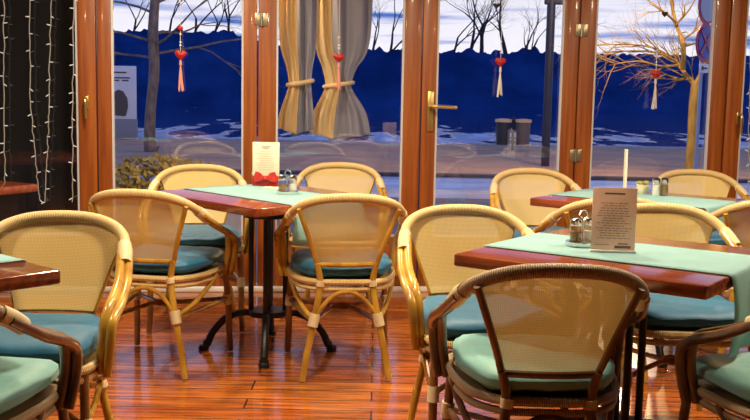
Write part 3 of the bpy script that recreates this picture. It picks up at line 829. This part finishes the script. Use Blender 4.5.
# ================================================================ tables
SIDE = 0.78
def make_table(length=SIDE):
    root = thing('bistro_table', 'table', 'table')
    h = SIDE / 2; g = length / 2; r = .013
    outl = []
    for cx, cy, a0 in ((g - r, h - r, 0), (-g + r, h - r, 90), (-g + r, -h + r, 180), (g - r, -h + r, 270)):
        for k in range(4): outl.append((cx + r * math.cos(R(a0 + 30 * k)), cy + r * math.sin(R(a0 + 30 * k))))
    m = MB(); m.prism(outl, .712, .750, bev=.006, seg=2); m.build('table_top', M['table_wood'], root)
    m = MB(); m.box((0, 0, .702), (.42, .07, .020)); m.box((0, 0, .702), (.07, .42, .020)); m.lathe([(0, .645), (.12, .645), (.13, .692), (0, .692)], (0, 0, 0), 20)
    m.build('top_bracket', M['iron'], root)
    m = MB(); m.tube([(0, 0, .19), (0, 0, .66)], .014, sides=12, smooth=1); m.build('column', M['iron'], root)
    for k in range(4):
        a = R(45 + 90 * k); m = MB()
        x, y = .082 * math.cos(a), .082 * math.sin(a)
        m.tube([(x, y, .19), (x, y, .66)], .0125, sides=12, smooth=1); m.build('column', M['iron'], root)
    m = MB(); m.lathe([(0, .172), (.092, .172), (.097, .184), (.092, .198), (0, .198)], (0, 0, 0), 20); m.lathe([(0, .11), (.028, .12), (.03, .155), (0, .156)], (0, 0, 0), 14); m.build('hub', M['iron'], root)
    for k in range(4):
        a = R(90 * k + FOOT_TURN); c_, s_ = math.cos(a), math.sin(a); m = MB()
        m.tube([(c_ * q, s_ * q, z) for q, z in ((.05, .182), (.13, .180), (.205, .150), (.262, .085), (.288, .030), (.308, .026))], [.014, .016, .017, .017, .019, .022], sides=10, smooth=4)
        m.lathe([(0, 0), (.024, 0), (.026, .012), (.02, .022), (0, .022)], (c_ * .305, s_ * .305, 0), 12)
        m.build('foot', M['iron'], root)
    return root
FOOT_TURN = 50
G_TB = 'square bistro tables'
tables = [((-.502, 4.640), -47, 'longer red-brown table carrying the cream menu with a red bow'),
          ((.785, 3.095), -35.5, 'square red-brown table carrying the grey menu and steel caddy'),
          ((1.285, 4.775), -38.5, 'square red-brown table by the right window with small salt and pepper shakers'),
          ((-1.385, 2.575), -41, 'red-brown table cut by the left edge, a mint runner corner on it'),
          ((-2.215, 4.78), -30, 'bare red-brown table corner at the far left before the string lights')]
long_table = make_table(.85)       # the middle table is longer than the others
tp = make_table()
# foot direction: the feet point at right, front, left and back as the camera sees them
for i, ((x, y), a, lab) in enumerate(tables):
    t = long_table if i == 0 else tp if i == 1 else copy_tree(tp)
    t.location = (x, y, 0); t.rotation_euler.z = R(a)
    if i == 0: t0 = t
    tag(t, lab, 'table', G_TB)
# runners
def runner(x, y, a, label, hang, wid=.40, back=0.0, length=SIDE):
    """cloth strip lying along the table, its right end hanging over the edge"""
    t = thing('table_runner', label, 'table runner', (x, y, .7505), R(a), 'mint table runners')
    h = length / 2
    prof = []
    if back > 0: prof += [(-h - .006, -back), (-h - .006, -.012)]
    prof += [(-h, .0015)] + [(-h + length * k / 12, .0015) for k in range(1, 12)] + [(h - .004, .0015), (h + .004, -.002), (h + .008, -.010)]
    for k in range(1, 7): prof.append((h + .009 + .012 * math.sin(k * .5), -.010 - hang * k / 6))
    n = 10; vs = []; fs = []
    for i, (u, z) in enumerate(prof):
        for k in range(n + 1):
            w = -wid / 2 + wid * k / n
            dz = max(0, -z - .01)
            vs.append((u + .035 * dz * math.sin(k * 1.3), w * (1 + .15 * dz), z))
    for i in range(len(prof) - 1):
        for k in range(n):
            fs.append((i * (n + 1) + k, (i + 1) * (n + 1) + k, (i + 1) * (n + 1) + k + 1, i * (n + 1) + k + 1))
    m = MB(); m.add(vs, fs)
    o = m.build('cloth', M['runner'], t)
    s = o.modifiers.new('thickness', 'SOLIDIFY'); s.thickness = .0022; s.offset = 1
    m = MB()
    for s_ in (1, -1):
        m.tube([(u, s_ * (wid / 2 - .002) * (1 + .15 * max(0, -z - .01)), z + .0015) for u, z in prof if z > -.005], .0016, sides=5, smooth=1)
    m.build('hem', M['runner'], t)
    return t
runner(-.502, 4.640, -47, 'mint green runner under the cream menu with the red bow', .16, length=.85)
runner(.785, 3.095, -35.5, 'mint green runner under the grey menu, its end hanging at the right', .22)
runner(1.285, 4.775, -38.5, 'mint green runner under the small salt and pepper shakers', .10)
runner(-1.385, 2.575, 49, 'mint green runner corner at the left edge of the photo', .03, wid=.40)

# ================================================================ things on the tables
TZ = .7535
def text_lines(m, w, z0, z1, n, y, seed, cover=.8, hh=.0022):
    rnd = random.Random(seed)
    for k in range(n):
        z = z1 - (z1 - z0) * k / (n - 1)
        tot = w * cover * rnd.uniform(.55, 1.0); x = -tot / 2
        while x < tot / 2 - .004:
            l_ = min(rnd.uniform(.006, .018), tot / 2 - x)
            m.box((x + l_ / 2, y, z), (l_, .0006, hh)); x += l_ + .0035
# cream menu with a red bow
t = thing('menu_card', 'cream menu card with a big red bow on the middle table', 'menu', (-.556, 5.00, TZ), R(-3))
m = MB(); m.box((0, 0, .112), (.137, .004, .222), bev=.001); card = m.build('card', M['paper'], t)
m = MB(); text_lines(m, .13, .085, .175, 9, -.0026, 4, .75); m.box((0, -.0026, .200), (.045, .0006, .006)); m.box((0, -.0026, .190), (.03, .0006, .003)); m.build('printed_lines', M['ink_soft'], card, smooth=False)
m = MB(); m.box((0, -.0030, .027), (.137, .003, .052)); m.build('red_band', M['dark_red'], t, smooth=False)
bow = MB()
for s in (1, -1):
    bow.add([(0, -.012, .040), (s * .025, -.028, .070), (s * .048, -.022, .076), (s * .062, -.016, .046), (s * .055, -.018, .024), (s * .028, -.026, .026),
             (0, -.006, .040), (s * .025, -.008, .066), (s * .048, -.006, .072), (s * .060, -.006, .046), (s * .053, -.006, .028), (s * .028, -.007, .030)],
            [(0, 1, 2, 3, 4, 5), (6, 11, 10, 9, 8, 7), (0, 6, 7, 1), (1, 7, 8, 2), (2, 8, 9, 3), (3, 9, 10, 4), (4, 10, 11, 5), (5, 11, 6, 0)])
bow.ball((0, -.018, .041), .011)
bow.build('bow', M['red'], t)
# napkin lying before it
m = MB(); m.box((0, 0, .002), (.12, .07, .003), bev=.001)
tag(m.build('paper_napkin', M['paper'], loc=(-.50, 4.90, TZ), rotz=R(-30)), 'white folded paper napkin lying before the bow menu', 'napkin')

def caddy(loc, rot, label, sc=1.0):
    t = thing('condiment_caddy', label, 'condiment caddy', loc, rot, 'steel condiment caddies'); t.scale = (sc,) * 3
    m = MB(); m.lathe([(0, 0), (.052, 0), (.056, .006), (.056, .016), (.050, .018), (0, .016)], (0, 0, 0), 26); m.build('base_dish', M['steel'], t)
    m = MB(); m.tube([(0, -.004, .016), (0, -.004, .085), (-.016, -.004, .105), (0, -.004, .122), (.016, -.004, .105), (0, -.004, .085)], .0028, sides=8, smooth=4); m.build('handle', M['steel'], t)
    for s, fill, nm in ((1, 'salt', 'salt_jar'), (-1, 'pepper', 'pepper_jar')):
        m = MB(); m.lathe([(0, .018), (.020, .018), (.022, .022), (.021, .066), (.017, .072)], (s * .026, 0, 0), 16); j = m.build(nm, M['jar'], t)
        m = MB(); m.lathe([(0, .020), (.0185, .020), (.0185, .050), (0, .052)], (s * .026, 0, 0), 14); m.build('contents', M[fill], j)
        m = MB(); m.lathe([(.020, .070), (.021, .072), (.019, .088), (.010, .094), (0, .095)], (s * .026, 0, 0), 16); m.build('lid', M['steel'], j)
    return t
caddy((-.412, 4.63, TZ), R(10), 'steel salt and pepper caddy beside the bow menu', .95)
caddy((.676, 3.19, TZ), R(20), 'steel caddy half hidden behind the left side of the grey menu', .98)
# grey menu
t = thing('menu_card', 'grey-brown printed menu standing on the right front table', 'menu', (.747, 3.07, TZ), R(-8))
m = MB(); m.box((0, 0, .106), (.135, .0035, .196), bev=.001); card = m.build('card', M['grey_paper'], t)
m = MB(); text_lines(m, .13, .045, .155, 15, -.0024, 9, .85, .0020); m.box((0, -.0024, .185), (.062, .0006, .005)); m.box((.03, -.0024, .018), (.05, .0006, .008)); m.box((.03, -.0024, .028), (.03, .0006, .004)); m.box((-.035, -.0024, .024), (.045, .0006, .002))
m.build('printed_lines', M['menu_ink'], card, smooth=False)
m = MB(); m.box((0, 0, .004), (.14, .030, .008), bev=.002); m.build('stand_foot', M['acrylic'], t)
# narrow card on the window table, seen nearly edge on
t = thing('menu_card', 'cream menu card seen nearly edge-on by the right window', 'menu', (1.268, 5.02, TZ), R(80))
m = MB()
m.box((0, 0, .112), (.12, .010, .216), rot=Matrix.Rotation(.03, 4, 'Y'), bev=.002)
m.build('card', M['paper'], t, smooth=False)
m = MB(); text_lines(m, .11, .05, .17, 8, -.0054, 12, .8); m.build('printed_lines', M['ink_soft'], t, smooth=False)
# small pot
t = thing('flower_pot', 'small cream pot with a low green plant left of the shakers', 'pot', (1.345, 4.965, TZ))
m = MB(); m.lathe([(0, 0), (.020, 0), (.030, .022), (.031, .046), (.027, .046), (.025, .030), (0, .028)], (0, 0, 0), 18); m.build('pot', M['ceramic'], t)
m = MB(); rnd = random.Random(2)
for k in range(34):
    a = rnd.uniform(0, 6.28); r_ = rnd.uniform(.004, .026); q = Vector((math.cos(a) * r_, math.sin(a) * r_, .046 + rnd.uniform(0, .018)))
    d = Vector((math.cos(a), math.sin(a), rnd.uniform(-.2, .8))).normalized() * .013; b = d.orthogonal().normalized() * .006
    m.add([q - d * .4, q + b, q + d, q - b], [(0, 1, 2, 3)])
m.build('foliage', M['leaf'], t)
def shaker(loc, fill, label, name):
    t = thing(name, label, 'shaker', loc)
    m = MB(); m.lathe([(0, 0), (.019, 0), (.021, .004), (.0195, .062), (.016, .068)], (0, 0, 0), 16); m.build('jar', M['jar'], t)
    m = MB(); m.lathe([(0, .002), (.0175, .002), (.0168, .056), (0, .057)], (0, 0, 0), 14); m.build('contents', M[fill], t)
    m = MB(); m.lathe([(.0185, .066), (.020, .068), (.019, .084), (.010, .092), (0, .093)], (0, 0, 0), 16); m.build('lid', M['steel'], t)
shaker((1.385, 4.87, TZ), 'salt', 'white-filled salt shaker by the right window', 'salt_shaker')
shaker((1.430, 4.885, TZ), 'pepper', 'brown-filled pepper shaker by the right window', 'pepper_shaker')

# ================================================================ window decorations
def heart_mesh(m, c, s, depth):
    pts = []
    for k in range(36):
        a = 2 * PI * k / 36
        pts.append((16 * math.sin(a) ** 3 / 17 * s, (13 * math.cos(a) - 5 * math.cos(2 * a) - 2 * math.cos(3 * a) - math.cos(4 * a)) / 17 * s))
    vs = []; fs = []; n = len(pts)
    for d, q in ((-1, .0), (-.8, .55), (0, 1), (.8, .55), (1, .0)):
        for x, z in pts: vs.append((c[0] + x * q, c[1] + d * depth, c[2] + z * q))
    for j in range(4):
        for k in range(n): fs.append((j * n + k, j * n + (k + 1) % n, (j + 1) * n + (k + 1) % n, (j + 1) * n + k))
    m.add(vs, fs)
def ornament(u, zh, ztop, zend, label, tassel='thread', extra=False):
    o = wl(u, -.035, zh)
    t = thing('heart_ornament', label, 'hanging heart', tuple(o), WALL_ANG, 'hearts hanging in the windows')
    m = MB(); m.tube([(0, 0, .02), (0, 0, ztop - zh)], .0016, sides=5, smooth=1); m.build('string', M['thread'], t)
    m = MB(); heart_mesh(m, (0, 0, 0), .036, .014); m.build('heart', M['heart'], t)
    m = MB(); rnd = random.Random(int(abs(u) * 100))
    L = zh - zend
    m.tube([(0, 0, -.03), (0, 0, -.06)], [.006, .009], sides=8, smooth=1)
    for k in range(9):
        a = rnd.uniform(0, 6.28); q = .012
        m.tube([(0, 0, -.055), (math.cos(a) * q * .7, math.sin(a) * q * .5, -.055 - (L - .055) * .5), (math.cos(a) * q * 1.2 + rnd.uniform(-.006, .006), math.sin(a) * q * .6, -L + rnd.uniform(0, .02))], [.0035, .0035, .003], sides=5)
    m.build('tassel', M[tassel], t)
    m = MB()
    for z in (.055, .072, .12): m.ball((0, 0, z), .007, 1)
    m.build('bead', M['bead'], t)
    if extra:
        m = MB(); m.ball((0, 0, .155), .017, 2, (1, .8, 1)); m.build('red_bauble', M['heart'], t)
ornament(-1.180, 1.435, 2.20, 1.215, 'small red heart with a pinkish tassel hanging by the grey outdoor tree', 'pink_thread', True)
ornament(-.240, 1.440, 2.20, 1.240, 'red heart with a tassel hanging before the tied curtain', 'pink_thread')
ornament(.752, 1.435, 2.20, 1.220, 'red heart with a white tassel hanging above the litter bins')
ornament(1.738, 1.382, 2.20, 1.155, 'red heart with a long white tassel hanging in the pane with the tan tree')
def small_heart(u, z, label):
    o = wl(u, -.035, z)
    t = thing('dark_heart_ornament', label, 'hanging heart', tuple(o), WALL_ANG)
    m = MB(); heart_mesh(m, (0, 0, 0), .022, .010); m.build('heart', M['dark_heart'], t)
    m = MB(); m.tube([(0, 0, .01), (0, 0, 2.2 - z)], .0014, sides=5, smooth=1); m.build('string', M['thread'], t)
small_heart(1.775, 1.750, 'small dark heart hanging high in the pane with the tan tree')
small_heart(.715, 1.772, 'small dark heart hanging high above the white-tasselled heart')

# string lights
def string_light(pts, label, seed):
    rnd = random.Random(seed)
    P_ = [wl(u, -.03 + rnd.uniform(-.004, .004), z) for u, z in pts]
    o = P_[0]
    t = thing('string_light', label, 'string light', tuple(o), 0, 'icicle string lights')
    Q, _ = spline(P_, [0] * len(P_), 12)
    Q = [q + Vector((rnd.uniform(-.005, .005), 0, 0)) - o for q in Q]
    m = MB(); m.tube(Q, .0030, sides=5, smooth=1); m.build('cord', M['wire'], t)
    L = 0; nxt = .03
    side = 1
    for a, b in zip(Q, Q[1:]):
        L += (b - a).length
        if L > nxt:
            nxt += rnd.uniform(.075, .115); side = -side if rnd.random() < .75 else side
            d = Vector((side * rnd.uniform(.6, 1), rnd.uniform(-.5, .2), rnd.uniform(-.6, .3))).normalized()
            m = MB(); m.tube([b, b + d * .010, b + d * .024], [.0028, .0034, .0026], sides=6, smooth=1)
            m.build('bulb', M['led'], t)
string_light([(-2.19, 2.3), (-2.19, 1.73), (-2.20, 1.2), (-2.208, .66)], 'outermost string of white lights in the dark window, furthest from the door post', 1)
string_light([(-2.045, 2.3), (-2.042, 1.73), (-2.049, 1.18), (-2.030, .80), (-2.012, .56)], 'second string of white lights from the left, meeting the third at its foot', 2)
string_light([(-1.918, 2.3), (-1.923, 1.74), (-1.946, 1.15), (-1.960, .85), (-1.985, .55)], 'third string of white lights, slanting left to meet its neighbour at the bottom', 3)
string_light([(-1.792, 2.3), (-1.794, 1.74), (-1.81, 1.1), (-1.822, .55)], 'string of white lights running close to the varnished post with the small handle', 4)
string_light([(2.345, 2.3), (2.350, 1.55), (2.375, .95), (2.395, .55)], 'string of white lights at the right edge of the photo', 5)
